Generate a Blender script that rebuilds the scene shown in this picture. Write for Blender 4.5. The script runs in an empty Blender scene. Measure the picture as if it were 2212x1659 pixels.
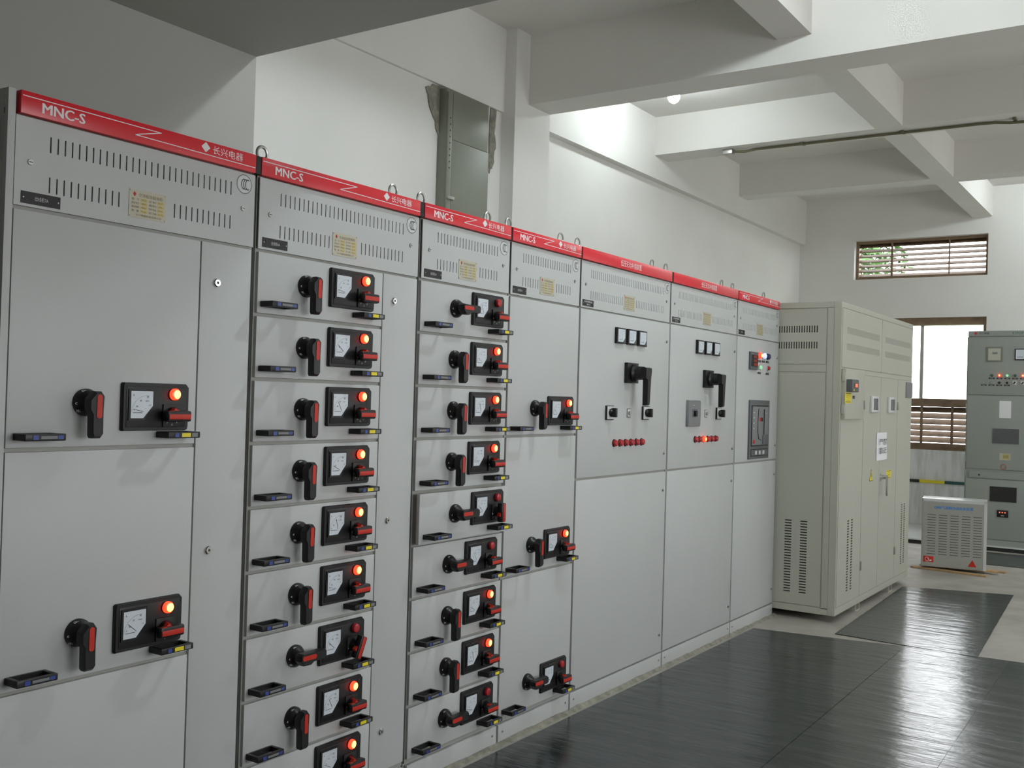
import bpy, bmesh, math, random
from mathutils import Vector, Matrix
random.seed(7)
sc = bpy.context.scene
COL = sc.collection
PI = math.pi

# ------------------------------------------------------------------ camera
CAM = Vector((-2.15847, -2.40889, 1.46644))
yaw, pitch, roll, FPX = 0.981123, 0.0131125, 0.0289073, 2197.12
fw = Vector((math.sin(yaw)*math.cos(pitch), math.cos(yaw)*math.cos(pitch), math.sin(pitch)))
rt = Vector((math.cos(yaw), -math.sin(yaw), 0)); up = rt.cross(fw)
R_ = rt*math.cos(roll) + up*math.sin(roll); U_ = -rt*math.sin(roll) + up*math.cos(roll)
cd = bpy.data.cameras.new('camera'); cd.sensor_width = 36; cd.lens = FPX/2212*36
cd.clip_start = .05; cd.clip_end = 200
cam = bpy.data.objects.new('camera', cd); COL.objects.link(cam)
cam.matrix_world = Matrix(((R_.x, U_.x, -fw.x, CAM.x), (R_.y, U_.y, -fw.y, CAM.y), (R_.z, U_.z, -fw.z, CAM.z), (0, 0, 0, 1)))
sc.camera = cam

# ------------------------------------------------------------------ world, light, exposure
w = bpy.data.worlds.new('sky'); sc.world = w; w.use_nodes = True
bg = w.node_tree.nodes['Background']; bg.inputs[0].default_value = (.96, .975, 1.0, 1); bg.inputs[1].default_value = 12.5
sc.view_settings.view_transform = 'Standard'; sc.view_settings.look = 'None'
sc.view_settings.gamma = 1; sc.view_settings.exposure = -0.6; sc.view_settings.use_curve_mapping = False
try:
    sc.cycles.use_denoising = True; sc.cycles.denoiser = 'OPENIMAGEDENOISE'
    sc.cycles.max_bounces = 10; sc.cycles.diffuse_bounces = 6; sc.cycles.sample_clamp_indirect = 6
    sc.cycles.use_light_tree = True
except Exception: pass

def portal(cx, cy, cz, sx, sz, rot, strength=0, color=(1, 1, 1)):
    l = bpy.data.lights.new('window_daylight', 'AREA'); l.shape = 'RECTANGLE'; l.size = sx; l.size_y = sz
    l.energy = strength; l.color = color
    o = bpy.data.objects.new('window_daylight', l); COL.objects.link(o); o.location = (cx, cy, cz); o.rotation_euler = rot
    if strength == 0: l.energy = 1; l.cycles.is_portal = True
    return o
YR = -6.0; XB = -6.0; XF = 11.1; WY = 1.94; ZC = 4.16
# daylight: portals in the openings (far wall faces -X, right wall faces +Y)
portal(XF+.12, .44, 3.36, 1.5, .48, (PI/2, 0, PI/2)); portal(XF+.12, .44, 2.05, 1.5, .95, (PI/2, 0, PI/2))
FILL_WIN = [(-.8, 1.8), (4.8, 6.3), (8.0, 9.2)]  # unseen right-wall openings, added to fill the room with daylight
for a, b in FILL_WIN: portal((a+b)/2, YR-.14, 1.8, b-a, 1.8, (PI/2, 0, 0))

# ------------------------------------------------------------------ materials
def mat(name, col, rough=.5, metal=0, spec=.5, noise=0, nscale=8, bump=0, bscale=200, emit=None, es=0, coat=0):
    m = bpy.data.materials.new(name); m.use_nodes = True; nt = m.node_tree; b = nt.nodes['Principled BSDF']
    b.inputs['Base Color'].default_value = (*col, 1); b.inputs['Roughness'].default_value = rough
    b.inputs['Metallic'].default_value = metal; b.inputs['Specular IOR Level'].default_value = spec
    tc = nt.nodes.new('ShaderNodeTexCoord')
    if noise:
        n = nt.nodes.new('ShaderNodeTexNoise'); n.inputs['Scale'].default_value = nscale; n.inputs['Detail'].default_value = 6
        nt.links.new(tc.outputs['Object'], n.inputs['Vector'])
        r = nt.nodes.new('ShaderNodeValToRGB')
        r.color_ramp.elements[0].position = .3; r.color_ramp.elements[1].position = .7
        r.color_ramp.elements[0].color = (*[c*(1-noise) for c in col], 1); r.color_ramp.elements[1].color = (*[min(1, c*(1+noise)) for c in col], 1)
        nt.links.new(n.outputs['Fac'], r.inputs[0]); nt.links.new(r.outputs[0], b.inputs['Base Color'])
    if bump:
        n = nt.nodes.new('ShaderNodeTexNoise'); n.inputs['Scale'].default_value = bscale
        nt.links.new(tc.outputs['Object'], n.inputs['Vector'])
        bp = nt.nodes.new('ShaderNodeBump'); bp.inputs['Strength'].default_value = bump; bp.inputs['Distance'].default_value = .002
        nt.links.new(n.outputs['Fac'], bp.inputs['Height']); nt.links.new(bp.outputs[0], b.inputs['Normal'])
    if emit: b.inputs['Emission Color'].default_value = (*emit, 1); b.inputs['Emission Strength'].default_value = es
    if coat: b.inputs['Coat Weight'].default_value = coat; b.inputs['Coat Roughness'].default_value = .15
    return m
M = {}
M['wall'] = mat('white plaster', (.74, .73, .695), .85, noise=.035, nscale=1.3, bump=.15, bscale=60)
M['ceil'] = mat('ceiling plaster', (.72, .705, .665), .9, noise=.03, nscale=1.0)
M['dimwall'] = mat('wall grey with painted shade', (.40, .395, .365), .88, noise=.03, nscale=1.3)  # grey darkened to carry the shade under the low slab
M['dim'] = mat('underside grey with painted shade', (.40, .39, .36), .9)  # slab underside, its shade is put into the colour too
M['panel'] = mat('grey powder coat', (.50, .515, .505), .42, noise=.02, nscale=3, bump=.1, bscale=600)
M['frame'] = mat('grey frame paint', (.33, .33, .30), .5)
M['tan'] = mat('beige cabinet paint', (.45, .45, .38), .42, noise=.02, nscale=2, bump=.08, bscale=500)
M['green'] = mat('green grey cabinet paint', (.29, .315, .285), .45, noise=.02, nscale=3)
M['duct'] = mat('olive grey duct steel', (.19, .195, .155), .45, metal=0, noise=.08, nscale=3)
M['boxg'] = mat('box grey paint', (.35, .355, .32), .4, noise=.02)
M['lite'] = mat('white enamel', (.62, .64, .63), .25)
M['red'] = mat('red header paint', (.66, .018, .030), .30, spec=.4)
M['redp'] = mat('red plastic', (.52, .030, .018), .4, spec=.3)
M['dark'] = mat('dark void', (.02, .02, .018), .8)
M['black'] = mat('black plastic', (.010, .010, .010), .38, spec=.35)
M['blackm'] = mat('black moulding', (.012, .012, .012), .45, spec=.35)
M['white'] = mat('white print', (.8, .8, .8), .6)
M['pale'] = mat('pale print', (.55, .55, .55), .6)
M['face'] = mat('meter face', (.62, .67, .72), .35)
M['ink'] = mat('black ink', (.03, .03, .03), .6)
M['chrome'] = mat('chrome', (.75, .75, .75), .18, metal=1)
M['steel'] = mat('galvanised steel', (.45, .45, .42), .35, metal=.8)
M['brass'] = mat('brass nameplate', (.50, .47, .37), .35, metal=.1)
M['gold'] = mat('gold block print', (.52, .43, .17), .35, metal=.2)
M['brown'] = mat('brown print', (.22, .17, .07), .6)
M['yellow'] = mat('yellow sticker', (.80, .66, .02), .5)
M['blue'] = mat('blue sticker', (.03, .06, .30), .4)
M['cyan'] = mat('blue lettering', (.03, .22, .62), .5)
M['grey'] = mat('dark grey plastic', (.10, .105, .11), .45)
M['midgrey'] = mat('mid grey plastic', (.19, .195, .20), .5)
M['lens_on'] = mat('lit red lens', (.8, .1, .05), .3, emit=(1, .020, .006), es=8)
M['lens_core'] = mat('lit lens core', (1, .6, .3), .3, emit=(1, .30, .06), es=9)
M['lens_off'] = mat('unlit red lens', (.42, .02, .025), .25)
M['lens_white'] = mat('lit white lens', (.6, .7, .9), .3, emit=(.45, .6, 1), es=1.3)
M['lens_green'] = mat('lit green lens', (.3, .7, .4), .3, emit=(.35, .9, .45), es=.8)
M['lens_dgreen'] = mat('unlit green lens', (.03, .10, .09), .3)
M['lens_navy'] = mat('unlit blue lens', (.02, .03, .10), .3)
M['led'] = mat('red digits', (.5, .03, .02), .4, emit=(1, .05, .03), es=.35)
M['ledo'] = mat('orange red display', (.7, .1, .05), .4, emit=(1, .16, .08), es=1.6)
M['bulb'] = mat('lamp glass', (1, 1, 1), .3, emit=(.95, 1.0, .98), es=620)
M['paper'] = mat('white paper', (.78, .78, .80), .7)
M['glass_d'] = mat('dark inspection glass', (.10, .10, .11), .12)
M['wood'] = mat('weathered wood', (.42, .27, .13), .7, noise=.25, nscale=12)
M['slat'] = mat('brown timber slat', (.21, .14, .085), .6, noise=.2, nscale=10)
M['mortar'] = mat('broken mortar', (.25, .24, .20), .95, noise=.3, nscale=25, bump=.8, bscale=40)
M['cable'] = mat('olive cable', (.12, .11, .06), .5)
M['leaf'] = mat('tree leaf', (.035, .10, .012), .6)
M['bark'] = mat('tree bark', (.15, .11, .08), .9)

def concrete():
    m = mat('concrete floor', (.46, .44, .38), .6); nt = m.node_tree; b = nt.nodes['Principled BSDF']
    tc = nt.nodes.new('ShaderNodeTexCoord'); a = nt.nodes.new('ShaderNodeTexNoise'); a.inputs['Scale'].default_value = 3; a.inputs['Detail'].default_value = 10
    nt.links.new(tc.outputs['Object'], a.inputs['Vector']); r = nt.nodes.new('ShaderNodeValToRGB')
    r.color_ramp.elements[0].position = .3; r.color_ramp.elements[1].position = .72
    r.color_ramp.elements[0].color = (.30, .28, .245, 1); r.color_ramp.elements[1].color = (.46, .435, .385, 1)
    nt.links.new(a.outputs['Fac'], r.inputs[0]); nt.links.new(r.outputs[0], b.inputs['Base Color'])
    return m
M['concrete'] = concrete()
def rubber(name, ang):
    m = mat(name, (.035, .04, .038), .3); nt = m.node_tree; b = nt.nodes['Principled BSDF']
    tc = nt.nodes.new('ShaderNodeTexCoord'); mp = nt.nodes.new('ShaderNodeMapping')
    mp.inputs['Scale'].default_value = (5.0, 1.1, 1); mp.inputs['Rotation'].default_value = (0, 0, ang)
    nt.links.new(tc.outputs['Object'], mp.inputs['Vector'])
    a = nt.nodes.new('ShaderNodeTexNoise'); a.inputs['Scale'].default_value = 2.2; a.inputs['Detail'].default_value = 5; a.inputs['Roughness'].default_value = .55
    nt.links.new(mp.outputs[0], a.inputs['Vector'])
    bp = nt.nodes.new('ShaderNodeBump'); bp.inputs['Strength'].default_value = .42; bp.inputs['Distance'].default_value = .014
    nt.links.new(a.outputs['Fac'], bp.inputs['Height'])
    v = nt.nodes.new('ShaderNodeTexNoise'); v.inputs['Scale'].default_value = 26; v.inputs['Detail'].default_value = 2
    nt.links.new(tc.outputs['Object'], v.inputs['Vector'])
    b2 = nt.nodes.new('ShaderNodeBump'); b2.inputs['Strength'].default_value = .12; b2.inputs['Distance'].default_value = .003
    nt.links.new(v.outputs['Fac'], b2.inputs['Height']); nt.links.new(bp.outputs[0], b2.inputs['Normal']); nt.links.new(b2.outputs[0], b.inputs['Normal'])
    # dusty film with its own patches
    d = nt.nodes.new('ShaderNodeTexNoise'); d.inputs['Scale'].default_value = 1.6; d.inputs['Detail'].default_value = 9
    nt.links.new(mp.outputs[0], d.inputs['Vector']); r = nt.nodes.new('ShaderNodeValToRGB')
    r.color_ramp.elements[0].position = .35; r.color_ramp.elements[1].position = .8
    r.color_ramp.elements[0].color = (.018, .024, .025, 1); r.color_ramp.elements[1].color = (.044, .052, .052, 1)
    nt.links.new(d.outputs['Fac'], r.inputs[0]); nt.links.new(r.outputs[0], b.inputs['Base Color'])
    rr = nt.nodes.new('ShaderNodeMapRange'); rr.inputs['To Min'].default_value = .13; rr.inputs['To Max'].default_value = .25
    nt.links.new(d.outputs['Fac'], rr.inputs['Value']); nt.links.new(rr.outputs[0], b.inputs['Roughness'])
    return m
M['rubber'] = rubber('black rubber sheet', 0)
def stained():
    m = mat('stained white wall', (.66, .66, .66), .85); nt = m.node_tree; b = nt.nodes['Principled BSDF']
    tc = nt.nodes.new('ShaderNodeTexCoord'); mp = nt.nodes.new('ShaderNodeMapping'); mp.inputs['Scale'].default_value = (1, 9, 1.3)
    nt.links.new(tc.outputs['Object'], mp.inputs['Vector']); a = nt.nodes.new('ShaderNodeTexNoise'); a.inputs['Scale'].default_value = 1.6; a.inputs['Detail'].default_value = 8
    nt.links.new(mp.outputs[0], a.inputs['Vector']); r = nt.nodes.new('ShaderNodeValToRGB')
    r.color_ramp.elements[0].position = .28; r.color_ramp.elements[1].position = .55
    r.color_ramp.elements[0].color = (.56, .56, .53, 1); r.color_ramp.elements[1].color = (.80, .80, .81, 1)
    nt.links.new(a.outputs['Fac'], r.inputs[0]); nt.links.new(r.outputs[0], b.inputs['Base Color'])
    return m
M['stained'] = stained()

# ------------------------------------------------------------------ mesh builder
TXT = {}
def text_shape(s, bold=0):
    k = (s, bold)
    if k in TXT: return TXT[k]
    c = bpy.data.curves.new('t', 'FONT'); c.body = s; c.resolution_u = 2; c.offset = bold; c.size = 1
    o = bpy.data.objects.new('t', c); COL.objects.link(o); bpy.context.view_layer.update()
    me = o.evaluated_get(bpy.context.evaluated_depsgraph_get()).to_mesh()
    vs = [tuple(v.co[:2]) for v in me.vertices]; fs = [tuple(p.vertices) for p in me.polygons]
    o.to_mesh_clear(); bpy.data.objects.remove(o); bpy.data.curves.remove(c)
    x0 = min(v[0] for v in vs); x1 = max(v[0] for v in vs); y0 = min(v[1] for v in vs); y1 = max(v[1] for v in vs)
    vs = [((x-x0)/(x1-x0), (y-y0)/(y1-y0)) for x, y in vs]
    TXT[k] = (vs, fs); return TXT[k]

class MB:
    def __init__(s): s.v = []; s.f = []; s.m = []; s.mats = []
    def mi(s, m):
        if m not in s.mats: s.mats.append(m)
        return s.mats.index(m)
    def add(s, vs, fs, m):
        b = len(s.v); s.v += [tuple(v) for v in vs]; i = s.mi(m)
        for f in fs: s.f.append(tuple(b+k for k in f)); s.m.append(i)
        return s
    def box(s, x0, x1, y0, y1, z0, z1, m, bev=0):
        if bev:
            bm = bmesh.new(); bmesh.ops.create_cube(bm, size=1)
            for v in bm.verts: v.co = Vector(((x0+x1)/2+v.co.x*(x1-x0), (y0+y1)/2+v.co.y*(y1-y0), (z0+z1)/2+v.co.z*(z1-z0)))
            bmesh.ops.bevel(bm, geom=list(bm.edges), offset=bev, segments=2, affect='EDGES', profile=.6)
            bm.verts.index_update(); s.add([v.co[:] for v in bm.verts], [[v.index for v in f.verts] for f in bm.faces], m); bm.free(); return s
        return s.add([(x0, y0, z0), (x1, y0, z0), (x1, y1, z0), (x0, y1, z0), (x0, y0, z1), (x1, y0, z1), (x1, y1, z1), (x0, y1, z1)],
                     [(0, 3, 2, 1), (4, 5, 6, 7), (0, 1, 5, 4), (1, 2, 6, 5), (2, 3, 7, 6), (3, 0, 4, 7)], m)
    def prism(s, pts, y0, y1, m, inset=0):       # polygon in x,z, front at y0
        n = len(pts); cx = sum(p[0] for p in pts)/n; cz = sum(p[1] for p in pts)/n
        fr = [(cx+(x-cx)*(1-inset), y0, cz+(z-cz)*(1-inset)) for x, z in pts]
        vs = fr+[(x, y0+(y1-y0)*.35 if inset else y1, z) for x, z in pts]
        fs = [tuple(range(n))]+[(i, i+n, (i+1) % n+n, (i+1) % n) for i in range(n)]
        if inset: vs += [(x, y1, z) for x, z in pts]; fs += [(i+n, i+2*n, (i+1) % n+2*n, (i+1) % n+n) for i in range(n)]
        k = (2 if inset else 1)*n; fs.append(tuple(k+n-1-i for i in range(n)))
        a = sum(pts[i][0]*pts[(i+1) % n][1]-pts[(i+1) % n][0]*pts[i][1] for i in range(n))
        if a < 0: fs = [tuple(reversed(f)) for f in fs]
        return s.add(vs, fs, m)
    def cyl(s, c, d, rr, m, n=20, cap=True):     # rr: list of (offset along d, radius)
        d = Vector(d).normalized(); a = d.orthogonal().normalized(); b = d.cross(a); c = Vector(c); vs = []; fs = []
        for t, r in rr:
            for i in range(n):
                q = 2*PI*i/n; vs.append(tuple(c+d*t+a*r*math.cos(q)+b*r*math.sin(q)))
        for k in range(len(rr)-1):
            for i in range(n): fs.append((k*n+i, k*n+(i+1) % n, (k+1)*n+(i+1) % n, (k+1)*n+i))
        if cap: fs.append(tuple(range(n-1, -1, -1))); fs.append(tuple((len(rr)-1)*n+i for i in range(n)))
        return s.add(vs, fs, m)
    def tube(s, pts, r, m, n=8, closed=False):
        pts = [Vector(p) for p in pts]; N = len(pts); vs = []; fs = []; prev = None
        for i, p in enumerate(pts):
            if closed: t = (pts[(i+1) % N]-pts[i-1]).normalized()
            else: t = (pts[min(i+1, N-1)]-pts[max(i-1, 0)]).normalized()
            a = t.orthogonal().normalized() if prev is None else (prev-t*prev.dot(t)).normalized()
            prev = a; b = t.cross(a)
            for k in range(n): q = 2*PI*k/n; vs.append(tuple(p+a*r*math.cos(q)+b*r*math.sin(q)))
        for i in range(N if closed else N-1):
            j = (i+1) % N
            for k in range(n): fs.append((i*n+k, i*n+(k+1) % n, j*n+(k+1) % n, j*n+k))
        if not closed: fs.append(tuple(range(n-1, -1, -1))); fs.append(tuple((N-1)*n+k for k in range(n)))
        return s.add(vs, fs, m)
    def torus(s, c, R, r, m, n=24, k=8, ax='y'):
        pts = []
        for i in range(n):
            q = 2*PI*i/n; pts.append((c[0]+R*math.cos(q), c[1], c[2]+R*math.sin(q)) if ax == 'y' else (c[0], c[1]+R*math.cos(q), c[2]+R*math.sin(q)))
        return s.tube(pts, r, m, k, closed=True)
    def text(s, t, x0, x1, z0, z1, y, m, bold=0):
        vs, fs = text_shape(t)
        n = 3 if bold else 1; d = (z1-z0)*.085 if bold else 0
        for k in range(n):
            vv = [(x0+k*d/2+u*(x1-x0-d), y-.00008*k, z0+v*(z1-z0)) for u, v in vs]
            s.add(vv, [tuple(f) for f in fs], m)
        return s
    def quad(s, x0, x1, z0, z1, y, m): return s.add([(x0, y, z0), (x1, y, z0), (x1, y, z1), (x0, y, z1)], [(0, 1, 2, 3)], m)
    def grille(s, x0, x1, z0, z1, y0, y1, rows, m):   # rows of vertical slots: (za, zb, [(xa,xb),...])
        z = z0
        for za, zb, sl in rows:
            if za > z: s.box(x0, x1, y0, y1, z, za, m)
            x = x0
            for a, b in sl:
                if a > x: s.box(x, a, y0, y1, za, zb, m)
                x = b
            s.box(x, x1, y0, y1, za, zb, m); z = zb
        if z1 > z: s.box(x0, x1, y0, y1, z, z1, m)
        return s
    def mesh(s, name, smooth=35):
        me = bpy.data.meshes.new(name); me.from_pydata(s.v, [], s.f)
        for m in s.mats: me.materials.append(M[m])
        me.polygons.foreach_set('material_index', s.m)
        if smooth:
            me.polygons.foreach_set('use_smooth', [True]*len(s.f)); me.update()
            me.set_sharp_from_angle(angle=math.radians(smooth))
        me.update(); return me
    def build(s, name, parent=None, loc=(0, 0, 0), rot=(0, 0, 0), smooth=35):
        return obj(name, s.mesh(name, smooth), parent, loc, rot)
def obj(name, me, parent=None, loc=(0, 0, 0), rot=(0, 0, 0)):
    o = bpy.data.objects.new(name, me); COL.objects.link(o); o.location = loc; o.rotation_euler = rot
    if parent: o.parent = parent
    return o
def empty(name, loc, rz=0):
    o = bpy.data.objects.new(name, None); COL.objects.link(o); o.location = loc; o.rotation_euler = (0, 0, rz); o.empty_display_size = .1; return o
def tag(o, label=None, cat=None, group=None, kind=None):
    if label: o['label'] = label
    if cat: o['category'] = cat
    if group: o['group'] = group
    if kind: o['kind'] = kind
    return o
def struct(mb, name, **k): return tag(mb.build(name, **k), kind='structure')

# ------------------------------------------------------------------ room
fl = struct(MB().box(XB, 12.5, YR-.3, 2.3, -.2, 0, 'concrete'), 'floor')
ceil = struct(MB().box(XB, XF+.3, YR-.3, 2.3, ZC, ZC+.2, 'ceil'), 'ceiling')
b = MB().box(4.13, 4.43, YR, 1.94, 3.64, ZC, 'ceil').build('beam', ceil)
for xa, xb in ((6.55, 6.85), (8.71, 8.96)): MB().box(xa, xb, YR, 1.94, 3.80, ZC, 'ceil').build('beam', ceil)
for xa, xb in ((1.04, 4.13), (4.43, 6.55), (6.85, 8.71), (8.96, XF)):
    MB().box(xa, xb, -.385, -.165, 3.80, ZC, 'ceil').build('beam', ceil)
    MB().box(xa, xb, -2.85, -2.63, 3.80, ZC, 'ceil').build('beam', ceil)
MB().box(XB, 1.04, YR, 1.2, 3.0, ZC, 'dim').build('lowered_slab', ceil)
# left wall, with the proud part, ring beam and column
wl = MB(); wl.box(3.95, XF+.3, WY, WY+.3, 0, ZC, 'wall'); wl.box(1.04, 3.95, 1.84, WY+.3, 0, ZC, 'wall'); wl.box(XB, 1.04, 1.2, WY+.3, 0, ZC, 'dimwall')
wall_l = struct(wl, 'wall_left')
MB().box(1.04, 3.95, 1.815, 1.84, 3.55, ZC, 'wall').build('ring_beam', wall_l)
MB().box(4.42, XF, 1.865, 1.94, 3.585, ZC, 'wall').build('ring_beam', wall_l)
MB().box(3.95, 4.43, 1.72, 1.94, 0, ZC, 'wall').build('column', wall_l)
# broken plaster round the duct
def patch(pts, y, m, seed):
    rnd = random.Random(seed); q = []
    for i in range(len(pts)):
        a = pts[i]; c = pts[(i+1) % len(pts)]
        for t in (0, .25, .5, .75): q.append((a[0]+(c[0]-a[0])*t+rnd.uniform(-.008, .008), a[1]+(c[1]-a[1])*t+rnd.uniform(-.01, .01)))
    return MB().prism(q, y, y+.02, m)
patch([(3.06, 3.50), (3.16, 3.545), (3.32, 3.56), (3.32, 3.14), (3.235, 3.14), (3.16, 3.30), (3.09, 3.40)], 1.828, 'mortar', 3).build('broken_plaster', wall_l, smooth=0)
patch([(3.80, 3.545), (3.865, 3.545), (3.86, 3.38), (3.875, 3.28), (3.845, 3.12), (3.80, 3.08)], 1.829, 'mortar', 5).build('broken_plaster', wall_l, smooth=0)
# far wall with two openings
y0, y1 = -.345, 1.23
wf = MB(); X0, X1 = XF, XF+.24
wf.box(X0, X1, YR-.3, y0, 0, ZC, 'wall').box(X0, X1, y1, WY+.1, 0, ZC, 'wall')
wf.box(X0, X1, y0, y1, .60, .97, 'stained').box(X0, X1, y0, y1, 0, .60, 'stained').box(X0, X1, y0, y1, 2.60, 3.10, 'wall').box(X0, X1, y0, y1, 3.60, ZC, 'wall')
wall_f = struct(wf, 'wall_far')
wr = MB(); xs = XB-.3
for a, c in FILL_WIN:
    wr.box(xs, a, YR-.3, YR, 0, ZC, 'wall'); wr.box(a, c, YR-.3, YR, 0, .9, 'wall'); wr.box(a, c, YR-.3, YR, 2.7, ZC, 'wall'); xs = c
wr.box(xs, XF+.3, YR-.3, YR, 0, ZC, 'wall'); struct(wr, 'wall_right')
struct(MB().box(XB-.3, XB, YR, 2.2, 0, ZC, 'wall'), 'wall_back')
# windows of the far wall
def louvre(y0, y1, z0, z1, n, x, tilt, depth=.09):
    mb = MB(); p = (z1-z0)/n
    for i in range(n):
        zc = z0+p*(i+.5); rr = random.Random(i+int(z0*10))
        c, s = math.cos(tilt), math.sin(tilt); t = .005; d = depth/2
        pr = [(-d, -t), (d, -t), (d, t), (-d, t)]
        q = [(x+a*c-b_*s, zc+a*s+b_*c) for a, b_ in pr]; w_ = rr.uniform(-.004, .004)
        vs = [(px, y0, pz+w_) for px, pz in q]+[(px, y1, pz-w_) for px, pz in q]
        mb.add(vs, [(0, 1, 2, 3), (7, 6, 5, 4), (0, 4, 5, 1), (1, 5, 6, 2), (2, 6, 7, 3), (3, 7, 4, 0)], 'slat')
    return mb
def ringframe(mb, y0, y1, z0, z1, t, xa, xb, m):
    return mb.box(xa, xb, y0, y0+t, z0, z1, m).box(xa, xb, y1-t, y1, z0, z1, m).box(xa, xb, y0+t, y1-t, z0, z0+t, m).box(xa, xb, y0+t, y1-t, z1-t, z1, m)
XW = XF+.14
w1 = tag(empty('window_1', (0, 0, 0)), kind='structure')
fr = ringframe(MB(), y0, y1, 3.10, 3.60, .035, XW-.05, XW+.06, 'slat'); fr.box(XW-.04, XW-.02, .775, .80, 3.12, 3.58, 'slat'); fr.box(XW-.04, XW-.02, .10, .115, 3.12, 3.58, 'slat'); fr.build('window_frame', w1)
louvre(y0+.03, y1-.03, 3.125, 3.575, 7, XW+.01, .55, .074).build('louvre', w1)
w2 = tag(empty('window_2', (0, 0, 0)), kind='structure')
fr = MB(); fr.box(XW-.09, XW+.05, y0, y1, 2.51, 2.60, 'slat'); fr.box(XW-.05, XW+.05, y0, y0+.045, .97, 2.51, 'slat'); fr.box(XW-.05, XW+.05, y1-.045, y1, .97, 2.51, 'slat')
fr.box(XW-.05, XW+.05, y0+.045, y1-.045, 1.50, 1.60, 'slat'); fr.box(XW-.08, XW+.05, y0+.045, y1-.045, .97, 1.05, 'slat')
fr.box(XW-.02, XW+.02, .385, .425, 1.60, 2.51, 'steel'); fr.box(XW-.03, XW-.01, .375, .405, 1.05, 1.50, 'slat'); fr.box(XW-.03, XW-.01, .02, .05, 1.05, 1.50, 'slat')
fr.box(XW-.13, XW-.05, y0, y1, .955, .985, 'slat'); fr.build('window_frame', w2)
louvre(y0+.045, y1-.045, 1.055, 1.50, 6, XW+.01, .74, .088).build('louvre', w2)
gm = bpy.data.materials.new('window glass'); gm.use_nodes = True; gb = gm.node_tree.nodes['Principled BSDF']
gb.inputs['Base Color'].default_value = (.97, 1, .98, 1); gb.inputs['Roughness'].default_value = 0; gb.inputs['Transmission Weight'].default_value = 1; gb.inputs['IOR'].default_value = 1.02
M['pane'] = gm
MB().box(XW-.003, XW+.003, y0+.045, .385, 1.60, 2.51, 'pane').build('pane', w2)
for i, (a, c) in enumerate(FILL_WIN):  # frames of the added, unseen fill-light windows
    ww = MB(); z0_, z1_ = .9, 2.7; t = .05
    ww.box(a, a+t, YR-.12, YR-.04, z0_, z1_, 'slat').box(c-t, c, YR-.12, YR-.04, z0_, z1_, 'slat').box(a+t, c-t, YR-.12, YR-.04, z0_, z0_+t, 'slat').box(a+t, c-t, YR-.12, YR-.04, z1_-t, z1_, 'slat').box((a+c)/2-.02, (a+c)/2+.02, YR-.12, YR-.04, z0_+t, z1_-t, 'slat')
    struct(ww, 'window_%d' % (i+3))
# striped earthing bar on the far wall
tr = MB(); ys = [(1.9, .9, 'yellow'), (.9, .37, 'ink'), (.37, .08, 'yellow'), (.08, -.35, 'lens_dgreen'), (-.35, -.9, 'yellow')]
for a, c, m in ys: tr.box(XF-.02, XF, c, a, .565, .60, m)
struct(tr, 'trim_1')
# low platform (channel cover) in front of the far wall
pl = MB(); pl.box(9.57, XF, -5.5, 1.2, 0, .04, 'dark').box(9.56, XF, -5.5, 1.2, .04, .055, 'lite'); struct(pl, 'trim_2')
# rough grout strip under the row of cabinets
gr = MB(); rnd = random.Random(4); n = 90; vs = []
for i in range(n+1):
    x = -.8+5.62*i/n; j = rnd.uniform(-.006, .006)
    vs += [(x, -.028+j, 0), (x, -.006+j*.6, .010+rnd.uniform(0, .006)), (x, .03, .012)]
gr.add(vs, [q for i in range(n) for q in ((3*i, 3*i+3, 3*i+4, 3*i+1), (3*i+1, 3*i+4, 3*i+5, 3*i+2))], 'mortar'); struct(gr, 'trim_3', smooth=0)

# ------------------------------------------------------------------ lamps
def ceiling_lamp(x, y, label, es):
    M['bulb'] = mat('lamp glass', (1, 1, 1), .3, emit=(.88, .97, 1.0), es=es)
    t = empty('ceiling_lamp', (x, y, ZC)); tag(t, label, 'lamp', None)
    MB().cyl((0, 0, -.10), (0, 0, 1), [(0, .026), (.05, .030), (.08, .045), (.10, .05)], 'white', 20).build('lamp_holder', t)
    MB().cyl((0, 0, -.225), (0, 0, 1), [(0, .016), (.015, .038), (.04, .050), (.07, .048), (.10, .034), (.125, .024)], 'bulb', 20).build('bulb', t)
    return t
ceiling_lamp(5.5, 1.19, 'glowing white bulb on the ceiling between the two nearest beams, beside the left wall', 340)
ceiling_lamp(2.0, -1.2, 'ceiling bulb lighting the nearest beam, just above the top edge of the photo', 1350)
ceiling_lamp(10.0, -1.7, 'ceiling bulb in the last bay lighting the far wall right of the louvred window', 650)
ceiling_lamp(7.7, -3.2, 'ceiling bulb over the open floor to the right of the photo', 650)
ceiling_lamp(2.3, -4.0, 'ceiling bulb behind the viewer over the open floor', 600)

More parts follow.
